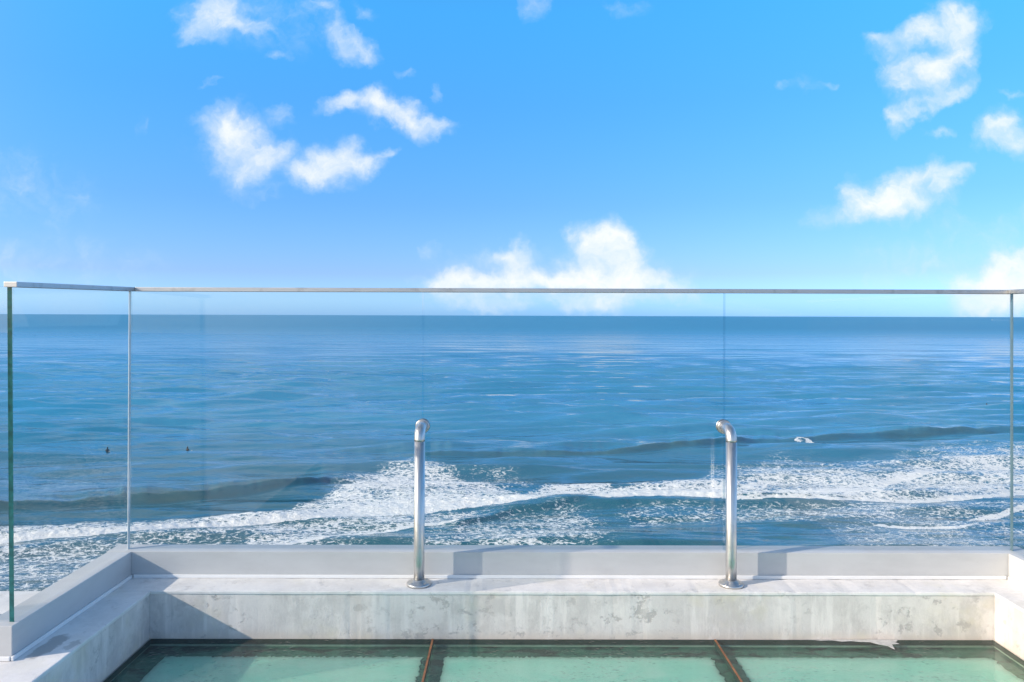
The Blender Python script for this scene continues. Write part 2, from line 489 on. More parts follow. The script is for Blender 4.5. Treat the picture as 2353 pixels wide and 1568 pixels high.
# ------------------------------------------------------------------ mesh helpers
def obj(name, bm, mats, parent=None, smooth=False, **props):
    me = bpy.data.meshes.new(name)
    bm.to_mesh(me)
    bm.free()
    if not isinstance(mats, (list, tuple)):
        mats = [mats]
    for m in mats:
        me.materials.append(m)
    if smooth:
        for f in me.polygons:
            f.use_smooth = True
    o = bpy.data.objects.new(name, me)
    C.objects.link(o)
    if parent is not None:
        o.parent = parent
    for k, v in props.items():
        o[k] = v
    return o


def thing(name, label, cat, loc=(0, 0, 0), rz=0.0, group=None):
    o = bpy.data.objects.new(name, None)
    C.objects.link(o)
    o.location = loc
    o.rotation_euler = (0, 0, rz)
    o['label'] = label
    o['category'] = cat
    if group:
        o['group'] = group
    return o


def add_box(bm, x0, x1, y0, y1, z0, z1, bevel=0.0, slot=0):
    r = bmesh.ops.create_cube(bm, size=1.0)
    vs = r['verts']
    for v in vs:
        v.co = Vector(((x0 + x1) / 2 + v.co.x * (x1 - x0), (y0 + y1) / 2 + v.co.y * (y1 - y0), (z0 + z1) / 2 + v.co.z * (z1 - z0)))
    fs = {f for v in vs for f in v.link_faces}
    for f in fs:
        f.material_index = slot
    if bevel > 0:
        es = {e for v in vs for e in v.link_edges}
        bmesh.ops.bevel(bm, geom=list(es), offset=bevel, segments=2, affect='EDGES', profile=0.6)
    return bm


def box(*a, **k):
    return add_box(bmesh.new(), *a, **k)


def lathe(prof, seg=48, axis='Z', origin=(0, 0, 0)):
    """closed profile [(r, h), ...] spun round an axis"""
    bm = bmesh.new()
    rings = []
    for r, h in prof:
        ring = []
        for i in range(seg):
            a = 2 * math.pi * i / seg
            p = (r * math.cos(a), r * math.sin(a), h)
            if axis == 'Y':
                p = (p[0], h, p[1])
            ring.append(bm.verts.new(Vector(p) + Vector(origin)))
        rings.append(ring)
    for a, b in zip(rings, rings[1:]):
        for i in range(seg):
            j = (i + 1) % seg
            bm.faces.new((a[i], a[j], b[j], b[i]))
    bm.faces.new(rings[0])
    bm.faces.new(rings[-1])
    bmesh.ops.recalc_face_normals(bm, faces=bm.faces[:])
    return bm


def tube(path, rad, seg=32):
    bm = bmesh.new()
    rings = []
    n = len(path)
    path = [Vector(p) for p in path]
    up = Vector((1, 0, 0))
    for i, p in enumerate(path):
        t = (path[min(i + 1, n - 1)] - path[max(i - 1, 0)]).normalized()
        a = (up - t * up.dot(t)).normalized()
        b = t.cross(a)
        r = rad[i] if isinstance(rad, (list, tuple)) else rad
        rings.append([bm.verts.new(p + a * (r * math.cos(2 * math.pi * k / seg)) + b * (r * math.sin(2 * math.pi * k / seg))) for k in range(seg)])
    for a, b in zip(rings, rings[1:]):
        for i in range(seg):
            j = (i + 1) % seg
            bm.faces.new((a[i], a[j], b[j], b[i]))
    bm.faces.new(rings[0])
    bm.faces.new(rings[-1])
    bmesh.ops.recalc_face_normals(bm, faces=bm.faces[:])
    return bm


def grid_mesh(name, X, Y, Z, mat, attrs=None, smooth=True, **props):
    nr, nc = X.shape
    co = np.stack([X, Y, Z], -1).reshape(-1, 3).astype(np.float32)
    idx = np.arange(nr * nc).reshape(nr, nc)
    q = np.stack([idx[:-1, :-1], idx[:-1, 1:], idx[1:, 1:], idx[1:, :-1]], -1).reshape(-1, 4)
    me = bpy.data.meshes.new(name)
    me.vertices.add(len(co))
    me.vertices.foreach_set('co', co.ravel())
    me.loops.add(q.size)
    me.loops.foreach_set('vertex_index', q.ravel().astype(np.int32))
    me.polygons.add(len(q))
    me.polygons.foreach_set('loop_start', np.arange(0, q.size, 4, dtype=np.int32))
    me.polygons.foreach_set('use_smooth', np.full(len(q), smooth))
    for k, v in (attrs or {}).items():
        a = me.attributes.new(k, 'FLOAT', 'POINT')
        a.data.foreach_set('value', v.ravel().astype(np.float32))
    me.update(calc_edges=True)
    me.validate()
    me.materials.append(mat)
    o = bpy.data.objects.new(name, me)
    C.objects.link(o)
    for k, v in props.items():
        o[k] = v
    return o


# ------------------------------------------------------------------ the sea
def sstep(a, b, x):
    t = np.clip((x - a) / (b - a), 0, 1)
    return t * t * (3 - 2 * t)


def vnoise(x, y, seed=0):
    """cheap smooth value noise"""
    xi, yi = np.floor(x).astype(np.int64), np.floor(y).astype(np.int64)
    fx, fy = x - xi, y - yi
    fx, fy = fx * fx * (3 - 2 * fx), fy * fy * (3 - 2 * fy)

    def h(a, b):
        n = (a * 374761393 + b * 668265263 + seed * 974634777) & 0xffffffff
        n = ((n ^ (n >> 13)) * 1274126177) & 0xffffffff
        return ((n ^ (n >> 16)) & 0xffff) / 65535.0

    return (h(xi, yi) * (1 - fx) + h(xi + 1, yi) * fx) * (1 - fy) + (h(xi, yi + 1) * (1 - fx) + h(xi + 1, yi + 1) * fx) * fy


def fbm(x, y, seed=0, o=4):
    s, a, tot = 0, 0.5, 0
    for i in range(o):
        s = s + a * vnoise(x * 2 ** i, y * 2 ** i, seed + i)
        tot += a
        a *= 0.55
    return s / tot


V_NEAR, V_FAR = 0.44, 0.0009
vs = np.concatenate([np.linspace(V_NEAR, 0.305, 250), np.linspace(0.3047, 0.15, 640), np.linspace(0.1494, 0.012, 260), np.geomspace(0.0118, V_FAR, 40), [0.00028]])
us = np.linspace(-0.96, 0.96, 880)
U, V = np.meshgrid(us, vs)
Yw = EYE / V
Xw = U * Yw
px = PX + F * U
py = hz(px) + F * V
dyr = np.gradient(Yw[:, 0])[:, None]
dxr = (us[1] - us[0]) * Yw
hgt = np.zeros_like(Xw)
# wind sea and swell running in from the ocean
for i in range(96):
    l0, l1 = (2.2, 5.0) if i < 30 else (5.0, 16.0) if i < 80 else (18.0, 46.0)
    lam = l0 * (l1 / l0) ** rng.random()
    ang = rng.normal(0, 0.20) * (1.2 if lam < 7 else 0.8) + 0.04
    k = 2 * math.pi / lam
    kx, ky = k * math.sin(ang), -k * math.cos(ang)
    amp = lam * (0.0060 if lam < 5 else 0.0130 if lam < 17 else 0.0030) * (0.6 + 0.8 * rng.random())
    fade = sstep(2.2, 4.5, lam / np.maximum(dyr, 1e-6)) * sstep(2.2, 4.5, lam / np.maximum(dxr * abs(math.sin(ang)) + 1e-6, 1e-6))
    ph_ = np.sin(kx * Xw + ky * Yw + rng.random() * 6.283)
    hgt += amp * fade * (1.45 * np.exp(0.9 * (ph_ - 1)) - 0.6)
calm = (0.55 + 0.9 * fbm(Xw / 60, Yw / 38, 3, 3)) * (0.45 + 0.55 * sstep(80, 130, Yw))
hgt *= calm


def line(pts):
    a = np.array(pts, float)
    return np.interp(px, a[:, 0], a[:, 1])


wob = 9 * (fbm(px / 28, py / 14, 7, 3) - 0.5)


foam = np.zeros_like(Xw)
turbid = np.zeros_like(Xw)


def ridge(pts, h, front=1.5, back=7.0, x0=None, x1=None, soft=140):
    """a swell standing up before it breaks; pts give the foot of its face"""
    global hgt, turbid
    yb = EYE * F / np.maximum(line(pts) + 4 * (fbm(px / 180, px * 0, 21, 2) - 0.5) - hz(px), 1)
    s = Yw - (yb + front)
    prof = np.where(s < 0, sstep(-front * 1.25, 0, s), np.exp(-(s / back) ** 2))
    a, b = pts[0][0] if x0 is None else x0, pts[-1][0] if x1 is None else x1
    win = sstep(a - soft, a + soft, px) * (1 - sstep(b - soft, b + soft, px))
    turbid = np.maximum(turbid, sstep(.5, .9, h) * win * sstep(-front * 1.2, -front * .7, s) * (1 - sstep(-.1, front * .8, s)))
    hgt += h * prof * win * (0.55 + 0.9 * fbm(px / 150, px * 0, 5, 3)) * (0.9 + 0.25 * fbm(px / 22, px * 0, 15, 2))


ridge([(-400, 1200), (30, 1184), (150, 1177), (290, 1165), (420, 1157), (560, 1147), (700, 1131), (760, 1120), (850, 1116)], 0.85, 1.15, 5)
ridge([(900, 1060), (980, 1062), (1150, 1059), (1400, 1056), (1600, 1045), (1750, 1033), (1850, 1030), (2000, 1022), (2200, 1012), (2353, 1008), (2800, 1000)], 1.1, 1.15, 6)
ridge([(520, 1072), (760, 1064), (1000, 1050), (1150, 1046)], 0.35, 2.5, 6)
ridge([(1500, 1012), (1800, 1004), (2100, 990), (2400, 985)], 0.35, 3, 8)
ridge([(-300, 1010), (200, 1000), (500, 985), (700, 985)], 0.35, 3, 8)
ridge([(0, 900), (400, 893), (800, 892), (1100, 890)], 0.35, 6, 12)
ridge([(1200, 910), (1600, 905), (2000, 925), (2400, 935)], 0.35, 5, 10)
ridge([(1050, 1222), (1120, 1204), (1180, 1188), (1270, 1178), (1350, 1166)], 0.55, 0.9, 3, soft=50)

def band(top, bot, prof, x0, x1, soft=40, wobble=1.0):
    """foam between two lines; prof(t) is how thick it lies from the back edge (0) to the front (1)"""
    global foam
    T, B = line(top) + wob * wobble, line(bot) + wob * 0.45 * wobble
    t = (py - T) / np.maximum(B - T, 1)
    win = sstep(x0 - soft, x0 + soft, px) * (1 - sstep(x1 - soft, x1 + soft, px))
    f = np.where((t > -0.4) & (t < 1.25), prof(t), 0) * win
    foam = np.maximum(foam, f)
    return t, win


def solid(t):
    return sstep(-0.15, 0.2, t) * (0.52 + 0.80 * sstep(0.66, 0.94, t)) * (1 - sstep(0.98, 1.05, t))


def lace(k, edge=0.0):
    return lambda t: (sstep(-0.25, 0.25, t) * k + edge * sstep(0.82, 0.97, t)) * (1 - sstep(0.99, 1.06, t))


B1_top = [(-300, 1238), (0, 1222), (100, 1220), (200, 1207), (290, 1213), (400, 1204), (560, 1188), (650, 1176), (750, 1146), (820, 1108), (900, 1080), (960, 1070), (1050, 1096), (1150, 1126), (1240, 1146)]
B1_bot = [(-300, 1270), (0, 1256), (100, 1249), (200, 1246), (290, 1241), (400, 1228), (500, 1221), (600, 1213), (700, 1207), (800, 1197), (950, 1186), (1100, 1173), (1240, 1166)]
t1, w1_ = band(B1_top, B1_bot, solid, -700, 1220)
band([(480, 1222), (700, 1207), (950, 1188), (1120, 1184)], [(480, 1290), (700, 1262), (850, 1238), (950, 1222), (1050, 1211), (1120, 1192)], lace(0.50, 0.5), 560, 1110)
band([(-300, 1262), (0, 1256), (290, 1240), (600, 1213), (800, 1200), (1000, 1200)], [(-300, 1420), (300, 1420), (1000, 1420)], lace(0.27), -700, 820, 120)
band([(900, 1230), (1050, 1213), (1120, 1195), (1300, 1178), (1500, 1185)], [(900, 1330), (1300, 1310), (1500, 1290)], lace(0.26), 940, 1380, 90)
band([(1160, 1148), (1200, 1140), (1260, 1119), (1400, 1116), (1430, 1126)], [(1160, 1170), (1200, 1168), (1270, 1160), (1340, 1144), (1400, 1136), (1430, 1132)], solid, 1190, 1405, 16, 0.6)
R_bot = [(1330, 1160), (1450, 1161), (1550, 1157), (1700, 1165), (1900, 1163), (2100, 1163), (2250, 1156), (2353, 1146), (2800, 1120)]
R_mid = [(1400, 1132), (1560, 1130), (1650, 1146), (1800, 1149), (1960, 1140), (2060, 1116), (2150, 1102), (2353, 1088), (2800, 1060)]
t3, w3_ = band([(1330, 1150), (1400, 1132), (1450, 1119), (1560, 1112), (1650, 1112), (2353, 1108)], R_bot, solid, 1370, 1690, 30)
t4, w4_ = band(R_mid, R_bot, lace(0.44, 0.62), 1560, 3000)
t5, w5_ = band([(1560, 1100), (1700, 1066), (1800, 1050), (1900, 1064), (2050, 1058), (2150, 1036), (2353, 1030), (2800, 1010)], R_mid, lambda t: (sstep(-0.3, 0.9, t) * 0.42 + 0.52 * sstep(0.80, 0.95, t)) * (1 - sstep(1.0, 1.06, t)), 1640, 3000, 60)
band([(2050, 1210), (2200, 1206), (2240, 1194), (2300, 1186), (2353, 1170), (2600, 1150)], [(2050, 1216), (2200, 1212), (2240, 1203), (2300, 1197), (2353, 1183), (2600, 1165)], lambda t: 0.9 * sstep(0, .3, t) * (1 - sstep(.9, 1.1, t)), 2230, 3000, 20, 0.3)
band([(1990, 1208), (2080, 1216), (2200, 1217), (2280, 1204)], [(1990, 1214), (2080, 1223), (2200, 1224), (2280, 1210)], lambda t: 0.85 * sstep(0, .3, t) * (1 - sstep(.9, 1.1, t)), 2010, 2240, 30, 0.2)
band([(1400, 1168), (1900, 1168), (2353, 1160)], [(1400, 1230), (1900, 1215), (2353, 1205)], lambda t: 0.19 * sstep(-.1, .2, t) * (1 - sstep(.5, 1, t)), 1420, 3000, 60)
band([(1700, 1150), (2353, 1150)], [(1700, 1330), (2353, 1330)], lambda t: 0.16 * sstep(-.1, .2, t) * (1 - sstep(.5, 1, t)), 1900, 3000, 100)
for cx, cy, rx, ry in ((1836, 1028.4, 10, 0.6), (1863, 1028.0, 11, 0.8), (1850, 1027.0, 22, 0.3)):
    foam = np.maximum(foam, 0.95 * (1 - sstep(0.35, 1.1, np.hypot((px - cx) / rx, (py - cy) / ry) + 0.7 * (fbm(px / 7, py / 4, 91, 2) - .5))))
band([(650, 1082), (1300, 1082)], [(650, 1190), (1300, 1190)], lambda t: 0.16 * sstep(-.1, .3, t) * (1 - sstep(.7, 1, t)), 780, 1200, 90)
# the broken water stands up at its leading edge and tumbles
drift = fbm(Xw / 9 + Yw / 16, Yw / 3.2 - Xw / 14, 33, 4)
foam = np.clip(np.where(foam < 0.62, foam * (0.25 + 1.5 * drift), foam) * (0.86 + 0.3 * fbm(Xw / 1.6, Yw / 1.1, 31, 3)), 0, 1.5)
lead = np.zeros_like(foam)
for t, win, hh in ((t1, w1_, .30), (t3, w3_, .3), (t4, w4_, .28), (t5, w5_, .22)):
    lead = np.maximum(lead, hh * sstep(0.0, 0.6, t) * (1 - sstep(0.72, 1.0, t)) * win)
hgt += lead * (0.75 + 0.6 * fbm(Xw / 0.9, Yw / 0.7, 41, 3)) + 0.20 * np.clip(foam, 0, 1) * (fbm(Xw / 0.55, Yw / 0.45, 51, 3) - 0.5)
hgt[-2:] = 0
grid_mesh('sea', Xw, Yw, hgt, M['sea'], {'foam': foam, 'turbid': turbid}, kind='structure')


def on_sea(qx, qy):
    """where a point of the survey picture lies on the water"""
    y = EYE * F / (qy - hz(qx))
    i = int(np.argmin(np.abs(vs - EYE / y)))
    j = int(np.argmin(np.abs(us - (qx - PX) / F)))
    return Vector(((qx - PX) / F * y, y, float(hgt[i, j])))


# ------------------------------------------------------------------ the land under the terrace
def z_(v):
    return EYE + v


gx, gy = np.meshgrid(np.linspace(-90, 90, 70), np.linspace(-60, 3.4, 40))
gz = np.full_like(gx, 0.0) + 18.2 + 0.3 * fbm(gx / 9, gy / 9, 61, 3)
edge_r = np.linspace(0, 1, 22)[:, None]
ex = np.repeat(gx[-1:, :], 22, 0)
ey = 3.4 + edge_r * 8 + 2.2 * (fbm(ex / 5, edge_r * 6 + ex * 0, 71, 4) - 0.5) * np.minimum(edge_r * 5, 1)
ez = gz[-1:, :] * (1 - edge_r ** 1.6) - 1.0 * edge_r
land = grid_mesh('terrain', np.vstack([gx, ex[1:]]), np.vstack([gy, ey[1:]]), np.vstack([gz, ez[1:]]), M['cliff'], kind='structure')

# terrace slab, below and around the roof light
SKY_Z = z_(-1.12)
bm = box(-6, 6, -3.0, 0.55, SKY_Z - 0.3, SKY_Z - 0.01)
obj('terrace_floor', bm, M['deck'], kind='structure')

# ------------------------------------------------------------------ parapet round the roof light
LZ = z_(-0.955)
XL, XR, YF, YN = -1.241, 1.684, 2.562, 0.55
par = thing('parapet_wall', 'low worn white plaster upstand running round three sides of the green glass floor', 'low wall', (0, 0, SKY_Z - 0.25))
cop = 0.012


def child_box(name, mat, parent, x0, x1, y0, y1, z0, z1, bevel=0.0, **k):
    px_, py_, pz_ = parent.location
    return obj(name, box(x0 - px_, x1 - px_, y0 - py_, y1 - py_, z0 - pz_, z1 - pz_, bevel=bevel), mat, parent, **k)


def weather(o, axis, n, amp, seed):
    '''break up a ruler-straight block: cut it along its length and shift the rings a little'''
    bm = bmesh.new()
    bm.from_mesh(o.data)
    nrm = Vector((1, 0, 0)) if axis == 0 else Vector((0, 1, 0))
    lo = min(v.co[axis] for v in bm.verts)
    hi = max(v.co[axis] for v in bm.verts)
    for k in range(1, n):
        bmesh.ops.bisect_plane(bm, geom=bm.verts[:] + bm.edges[:] + bm.faces[:], plane_co=nrm * (lo + (hi - lo) * k / n), plane_no=nrm)
    q = np.array([v.co[:] for v in bm.verts])
    s_ = q[:, axis]
    d1 = fbm(s_ * 9, q[:, 2] * 30 + 5, seed, 4) - 0.5
    d2 = fbm(s_ * 40, q[:, 2] * 60 + 9, seed + 5, 3) - 0.5
    chip = np.maximum(0, fbm(s_ * 22, q[:, 2] * 0 + 2, seed + 9, 3) - 0.66) * 3
    top = q[:, 2].max()
    cy = q[:, 1 - axis].mean()
    for v, a, b, c in zip(bm.verts, d1, d2, chip):
        edge_ = 1.0 if v.co.z > top - 0.004 else 0.0
        v.co.z += (a * amp + b * amp * 0.6 - c * amp * 1.6) * edge_
        v.co[1 - axis] += (a * amp * 0.9 + b * amp * 0.5) + c * amp * 1.6 * edge_ * (1 if v.co[1 - axis] < cy else -1)
    bm.to_mesh(o.data)
    bm.free()


child_box('wall_segment', M['wall'], par, XL - 0.32, XR + 0.32, YF, 2.86, SKY_Z - 0.25, LZ - cop, label='front plaster face under the two steel posts')
child_box('wall_segment', M['wall'], par, XL - 1.6, XL, YN, YF - 0.001, SKY_Z - 0.25, LZ - cop, label='shaded plaster side with blue cast')
child_box('wall_segment', M['wall'], par, XR, XR + 0.32, YN, YF - 0.001, SKY_Z - 0.25, LZ - cop, label='bright sunlit plaster side')
child_box('coping', M['coping'], par, XL - 0.32, XR + 0.32, YF - 0.003, 2.862, LZ - cop, LZ, 0.003)
child_box('coping', M['coping'], par, XL - 1.6, XL + 0.003, YN, YF - 0.0035, LZ - cop, LZ, 0.003)
child_box('coping', M['coping'], par, XR - 0.003, XR + 0.322, YN, YF - 0.0035, LZ - cop, LZ, 0.003)

for i, o in enumerate(par.children):
    big = max(o.dimensions.x, o.dimensions.y)
    weather(o, 0 if o.data.name in ('wall_segment', 'coping') else 1, 180 if big > 2.5 else 120, 0.0022 if 'coping' in o.name else 0.0012, 100 + 13 * i)

# ------------------------------------------------------------------ glass balustrade
CX0, CX1, CY, CYJ = -1.370, 1.818, 2.690, 2.045         # inner faces of the base channel
CH_T, CH_B = z_(-0.861), z_(-0.9545)
GT = 0.0135
bal = thing('glass_balustrade', 'frameless glass balustrade with thin metal top rail above white base channel', 'glass railing', (0, 0, LZ))


def bpart(name, mats, *a, bevel=0.0, slots=False, **k):
    bx_, by_, bz_ = bal.location
    x0, x1, y0, y1, z0, z1 = a
    bm = box(x0 - bx_, x1 - bx_, y0 - by_, y1 - by_, z0 - bz_, z1 - bz_, bevel=bevel)
    if slots:                       # narrow faces of a pane take the green edge
        big = max(f.calc_area() for f in bm.faces)
        for f in bm.faces:
            f.material_index = 0 if f.calc_area() > 0.5 * big else 1
    return obj(name, bm, mats, bal, **k)


# base channels: front run, two returns, and the jog that carries on to the side
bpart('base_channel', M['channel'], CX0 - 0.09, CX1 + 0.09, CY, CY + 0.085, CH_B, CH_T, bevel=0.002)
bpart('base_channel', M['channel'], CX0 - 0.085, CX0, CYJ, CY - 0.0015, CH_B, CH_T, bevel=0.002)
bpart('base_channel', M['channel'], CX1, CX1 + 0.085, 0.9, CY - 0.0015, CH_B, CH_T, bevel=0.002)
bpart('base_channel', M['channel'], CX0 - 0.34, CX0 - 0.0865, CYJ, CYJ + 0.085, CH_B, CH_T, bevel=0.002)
TRZ = CH_B + 0.012
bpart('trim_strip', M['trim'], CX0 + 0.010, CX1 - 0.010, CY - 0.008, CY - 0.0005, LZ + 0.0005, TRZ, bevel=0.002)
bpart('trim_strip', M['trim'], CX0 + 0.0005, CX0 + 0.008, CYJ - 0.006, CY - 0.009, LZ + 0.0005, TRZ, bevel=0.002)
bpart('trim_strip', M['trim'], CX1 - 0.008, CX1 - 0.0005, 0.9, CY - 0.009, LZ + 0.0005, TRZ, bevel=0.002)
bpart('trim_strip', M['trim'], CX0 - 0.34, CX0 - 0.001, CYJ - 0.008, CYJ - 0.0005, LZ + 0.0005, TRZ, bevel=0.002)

GY = CY + 0.025                      # inner face of the front panes
GXL, GXR = CX0 - 0.012, CX1 + 0.020  # inner faces of the side panes
RB, RT = z_(0.0845), z_(0.0995)
PZ0 = CH_T - 0.06
J1, J2, gap = -0.319, 0.791, 0.0022
pm = [M['pane'], M['edge_soft']]
pz1 = RB + 0.006
bpart('glass_pane', pm, GXL - GT, J1 - gap, GY, GY + GT, PZ0, pz1, slots=True)
bpart('glass_pane', pm, J1 + gap, J2 - gap, GY, GY + GT, PZ0, pz1, slots=True)
bpart('glass_pane', pm, J2 + gap, GXR + GT, GY, GY + GT, PZ0, pz1, slots=True)
for o in bal.children:               # the cut edges at the two middle joints read darker than those in the corners
    if o.name.startswith('glass_pane'):
        o.data.materials.append(M['edge_line'])
        for f in o.data.polygons:
            if f.material_index == 1 and min(abs(f.center.x - J1), abs(f.center.x - J2)) < 0.01:
                f.material_index = 2
drop = 0.010                         # the short return was set a little out of level


def slope(o, y0, y1, dz):
    for v in o.data.vertices:
        if v.co.z > 0.5:
            v.co.z += dz * (v.co.y - y0) / (y1 - y0)


lp = bpart('glass_pane', [M['pane'], M['edge']], GXL - GT, GXL, CYJ + 0.028, GY - 0.002, PZ0, pz1, slots=True)
slope(lp, GY, CYJ, -drop)
for v in lp.data.vertices:
    if v.co.z > 0.5 and v.co.y < GY - 0.3:
        v.co.x -= 0.013
lp.data.materials.append(M['edge_soft'])
for f in lp.data.polygons:
    if f.material_index == 1 and f.normal.y > -0.5:
        f.material_index = 2
bpart('glass_pane', pm, GXR, GXR + GT, 0.9, GY - 0.002, PZ0, pz1, slots=True)
bpart('glass_pane', pm, CX0 - 0.34, GXL - GT - 0.002, CYJ + 0.028, CYJ + 0.028 + GT, PZ0, z_(0.077), slots=True)
# seals in the two corners
bpart('corner_seal', M['seal'], GXL - GT - 0.0030, GXL - GT - 0.0005, GY - 0.0015, GY + GT - 0.001, CH_T, RB)
bpart('corner_seal', M['seal_dark'], GXR + GT + 0.0005, GXR + GT + 0.0022, GY - 0.0015, GY + GT - 0.001, CH_T, RB)
# cap rail, mitred
RW = 0.012
y_a, y_b = GY - RW, GY + GT + RW
bpart('cap_rail', M['rail'], GXL + RW, GXR - RW, y_a, y_b, RB, RT, bevel=0.0015)
lr = bpart('cap_rail', M['rail'], GXL - GT - RW, GXL + RW - 0.0005, CYJ + 0.012, y_b, RB, RT, bevel=0.0015)
slope(lr, GY, CYJ, -drop)
bpart('cap_rail', M['rail'], GXR - RW + 0.0005, GXR + GT + RW, 0.9, y_b, RB, RT, bevel=0.0015)

# ------------------------------------------------------------------ steel posts that brace the pane joints
PY, PR = 2.625, 0.019


def make_post(x, label):
    t = thing('support_post', label, 'post', (x, PY, LZ), 0, 'bent steel posts bracing the glass joints')
    top = z_(-0.407) - LZ
    rb = 0.040
    obj('pipe', tube([(0, 0, 0.006), (0, 0, 0.1), (0, 0, top - rb)], PR, 40), M['steel'], t, smooth=True)
    arc = [(0, rb - rb * math.cos(a), top - rb + rb * math.sin(a)) for a in np.linspace(0, math.pi / 2, 14)]
    arc.append((0, GY - PY - 0.0075, top))
    obj('elbow', tube(arc, PR + 0.0002, 40), M['steel'], t, smooth=True)
    obj('clamp_disc', lathe([(0.0235, -0.0065), (0.0255, -0.005), (0.0255, -0.001), (0.02, -0.0004)], 40, 'Y', (0, GY - PY, top)), M['steel'], t)
    obj('gasket', lathe([(0.0265, -0.0006), (0.0265, -0.0001)], 40, 'Y', (0, GY - PY, top)), M['dark_steel'], t)
    obj('clamp_disc', lathe([(0.02, 0.0004), (0.0255, 0.001), (0.0255, 0.005), (0.0235, 0.0065)], 40, 'Y', (0, GY + GT - PY, top)), M['steel'], t)
    fl = obj('base_flange', lathe([(0.044, 0.0005), (0.044, 0.006), (0.042, 0.009), (0.027, 0.012), (0.022, 0.019), (0.0192, 0.020)], 48), M['steel'], t)
    for k in range(4):
        a = math.pi / 4 + k * math.pi / 2
        obj('screw', lathe([(0.0042, 0.0085), (0.0042, 0.0118), (0.003, 0.0128)], 12, 'Z', (0.034 * math.cos(a), 0.034 * math.sin(a), 0)), M['steel'], fl)
    for o in t.children:
        if o.name.startswith(('base', 'clamp')):
            for f in o.data.polygons:
                f.use_smooth = len(f.vertices) == 4
    return t


make_post(J1, 'brushed steel post nearer the big white breaker, bracing the first glass joint')
make_post(J2 - 0.002, 'brushed steel post nearer the corner with bright sunlit plaster, bracing the second glass joint')

# ------------------------------------------------------------------ walk-on roof light
sk = thing('skylight', 'wet green walk-on glass skylight in three panels with amber sealant joints', 'skylight', (0, 0, SKY_Z - 0.05))
SO = Vector(sk.location)
Jt = (XL + 0.002, -0.263, 0.714, XR - 0.002)
child_box('bed_frame', M['bed'], sk, XL + 0.001, XR - 0.001, YN, YF - 0.001, SKY_Z - 0.06, SKY_Z - 0.026)
sheets = ((-1.149, -0.290), (-0.214, 0.678), (0.760, 1.616))
GTW = 0.018
for i in range(3):
    child_box('glass_panel', [M['wet'], M['wet_edge']], sk, Jt[i] + 0.004, Jt[i + 1] - 0.004, YN + 0.002, YF - 0.003, SKY_Z - GTW, SKY_Z)
for o in sk.children:
    if o.name.startswith('glass_panel'):
        for f in o.data.polygons:
            f.material_index = 0 if abs(f.normal.z) > 0.5 else 1
for a, b in sheets:
    # frosted sheet under the glass with a ragged water-marked outline
    bm = bmesh.new()
    y0, y1 = YN + 0.06, 2.478
    rim = []
    n = 150

    def jag(k):
        return (random.random() ** 3) * k

    for k in range(n):
        rim.append((a + (b - a) * k / n, y1 + random.choice((-1, 1)) * jag(0.008)))
    for k in range(n):
        rim.append((b + random.choice((-1, 1)) * jag(0.008), y1 + (y0 - y1) * k / n))
    for k in range(6):
        rim.append((b + (a - b) * k / 6, y0))
    for k in range(n):
        rim.append((a + random.choice((-1, 1)) * jag(0.005), y0 + (y1 - y0) * k / n))
    v_ = [bm.verts.new((x, y, 0)) for x, y in rim]
    f = bm.faces.new(v_)
    e = bmesh.ops.extrude_face_region(bm, geom=[f])
    for g in e['geom']:
        if isinstance(g, bmesh.types.BMVert):
            g.co.z -= 0.034
    bmesh.ops.recalc_face_normals(bm, faces=bm.faces[:])
    o = obj('frosted_sheet', bm, M['frost'], sk)
    o.location = (0, 0, SKY_Z - 0.0235 - SO.z)
for xj in (Jt[1], Jt[2]):
    child_box('sealant_joint', M['bead'], sk, xj - 0.0035, xj + 0.0035, YN + 0.002, YF - 0.002, SKY_Z - GTW, SKY_Z + 0.0012, 0.001)
# smear of plaster on the edge of the glass
bm = bmesh.new()
top = [(1.02, YF - 0.002), (1.34, YF - 0.002)]
low = [(1.345, -0.012), (1.325, -0.022), (1.335, -0.036), (1.31, -0.040), (1.295, -0.078), (1.285, -0.050), (1.265, -0.040), (1.245, -0.022), (1.21, -0.020), (1.18, -0.014), (1.15, -0.018), (1.12, -0.008), (1.08, -0.010), (1.04, -0.003)]
vv_ = [bm.verts.new((x, y, 0)) for x, y in top] + [bm.verts.new((x + random.uniform(-.003, .003), YF + y, 0)) for x, y in low]
f = bm.faces.new(vv_)
e = bmesh.ops.extrude_face_region(bm, geom=[f])
for g in e['geom']:
    if isinstance(g, bmesh.types.BMVert):
        g.co.z += 0.0008
bmesh.ops.recalc_face_normals(bm, faces=bm.faces[:])
o = obj('plaster_smear', bm, M['smear'], sk)
o.location = (0, 0, SKY_Z + 0.0006 - SO.z)

# ------------------------------------------------------------------ far things on the water
def skin_body(pts, edges, rads, name, mat, parent=None):
    me = bpy.data.meshes.new(name)
    me.from_pydata(pts, edges, [])
    o = bpy.data.objects.new(name, me)
    C.objects.link(o)
    o.modifiers.new('skin', 'SKIN')
    for sv, r in zip(me.skin_vertices[0].data, rads):
        sv.radius = (r, r)
    me.skin_vertices[0].data[0].use_root = True
    o.modifiers.new('sub', 'SUBSURF').levels = 2
    dg = bpy.context.evaluated_depsgraph_get()
    dg.update()
    m2 = bpy.data.meshes.new_from_object(o.evaluated_get(dg))
    m2.name = name
    bpy.data.objects.remove(o)
    m2.materials.clear()
    m2.materials.append(mat)
    for f in m2.polygons:
        f.use_smooth = True
    o = bpy.data.objects.new(name, m2)
    C.objects.link(o)
    if parent is not None:
        o.parent = parent
    return o


